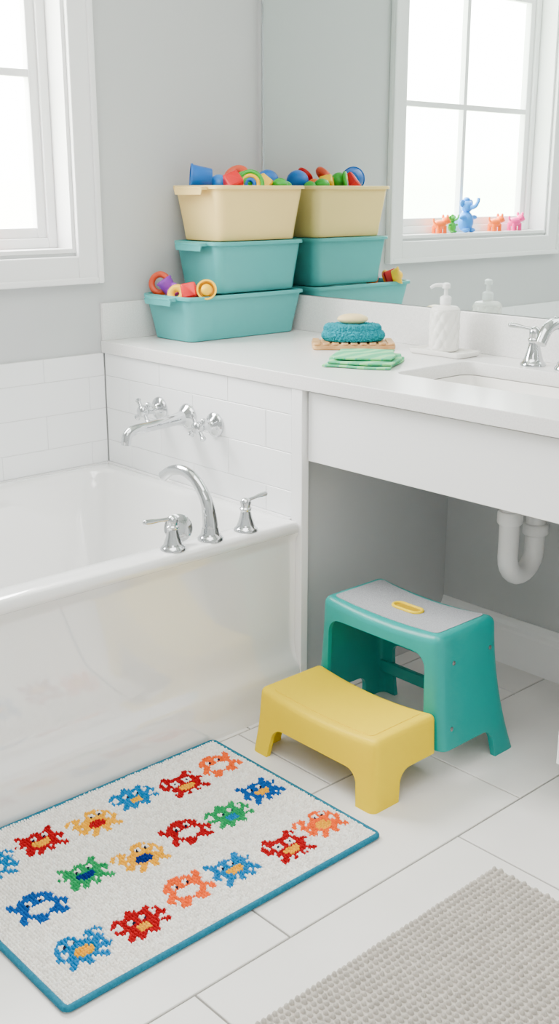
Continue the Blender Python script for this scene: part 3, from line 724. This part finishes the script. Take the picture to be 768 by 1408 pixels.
# ------------------------------------------------------------------ grey woven rug
GR=empty('woven_bath_mat',(-0.8,1.2,0))
gx0,gx1,gy0,gy1=-1.106,-0.50,0.60,1.591
box('base',gx0+0.002,gx1-0.002,gy0+0.002,gy1-0.002,0.0005,0.006,M['rug2'],GR)
V=[];F=[]
px_,py_=0.0135,0.0125
nx=int((gx1-gx0)/px_);ny=int((gy1-gy0)/py_)
tmpl=[];tf=[]
sg,rn=8,3
for i in range(rn+1):
    t=(pi/2)*i/rn
    for j in range(sg):
        a=2*pi*j/sg; tmpl.append((cos(t)*cos(a),cos(t)*sin(a),sin(t)))
for i in range(rn):
    for j in range(sg):
        k=(j+1)%sg; tf.append((i*sg+j,i*sg+k,(i+1)*sg+k,(i+1)*sg+j))
for i in range(nx):
    for j in range(ny):
        x=gx0+(i+0.5)*px_+random.uniform(-.0007,.0007); y=gy0+(j+0.5+(0.5 if i%2 else 0)*0.6)*py_+random.uniform(-.0007,.0007)
        if y>gy1-0.003: continue
        k=len(V); an=0.35*(1 if i%2 else -1); h=random.uniform(0.0085,0.011); ca,sa=cos(an),sin(an)
        for (a,b,c) in tmpl:
            X_=a*0.0062;Y_=b*0.0050; V.append((x+X_*ca-Y_*sa,y+X_*sa+Y_*ca,0.004+c*h))
        for f in tf: F.append(tuple(k+t for t in f))
mk('knots',V,F,M['rug2'],GR,smooth=True)

# ------------------------------------------------------------------ lights
w=bpy.data.worlds.new('daylight'); S.world=w; w.use_nodes=True; nt=w.node_tree; bg=nt.nodes['Background']
bg.inputs['Strength'].default_value=42.0
tc=nt.nodes.new('ShaderNodeTexCoord'); sp=nt.nodes.new('ShaderNodeSeparateXYZ'); rp=nt.nodes.new('ShaderNodeValToRGB')
nt.links.new(tc.outputs['Generated'],sp.inputs[0]); nt.links.new(sp.outputs['Z'],rp.inputs[0]); nt.links.new(rp.outputs[0],bg.inputs[0])
rp.color_ramp.elements[0].position=0.0; rp.color_ramp.elements[0].color=(0.45,0.50,0.38,1); rp.color_ramp.elements[1].position=0.2; rp.color_ramp.elements[1].color=(1,0.99,0.97,1)
def area(name,loc,target,sx,sy,e,col=(1,1,1),portal=False):
    l=bpy.data.lights.new(name,'AREA'); l.shape='RECTANGLE'; l.size=sx; l.size_y=sy; l.energy=e; l.color=col
    if portal: l.cycles.is_portal=True
    o=bpy.data.objects.new(name,l); o.location=loc; o.rotation_euler=(Vector(target)-Vector(loc)).to_track_quat('-Z','Y').to_euler(); COL.objects.link(o); return o
area('window_portal',(XW-0.16,1.27,1.775),(XW+1,1.27,1.775),1.0,1.35,1,portal=True)
area('ceiling_fill',(-1.2,0.9,ZC-0.02),(-1.2,0.9,0),1.6,1.4,42,(1,0.985,0.96))  # unseen fill added under the ceiling to brighten the interior
area('ceiling_fill.001',(0.2,-0.4,ZC-0.02),(0.2,-0.4,0),1.2,1.2,26,(1,0.985,0.96))  # second added fill, behind the camera, no fixture

# ------------------------------------------------------------------ camera
f=1501.0
cam=bpy.data.cameras.new('camera'); cam.sensor_fit='HORIZONTAL'; cam.sensor_width=36; cam.lens=36*f/768
cam.clip_start=0.05
co=bpy.data.objects.new('camera',cam); COL.objects.link(co)
yaw=radians(47.6); pit=math.atan(442/1501.0)
d=Vector((-sin(yaw),cos(yaw),0)); R=Vector((cos(yaw),sin(yaw),0))
Fw=d*cos(pit)-Vector((0,0,sin(pit))); Up=d*sin(pit)+Vector((0,0,cos(pit)))
mt=Matrix((R,Up,-Fw)).transposed().to_4x4(); mt.translation=(0,0,1.3)
co.matrix_world=mt
S.camera=co
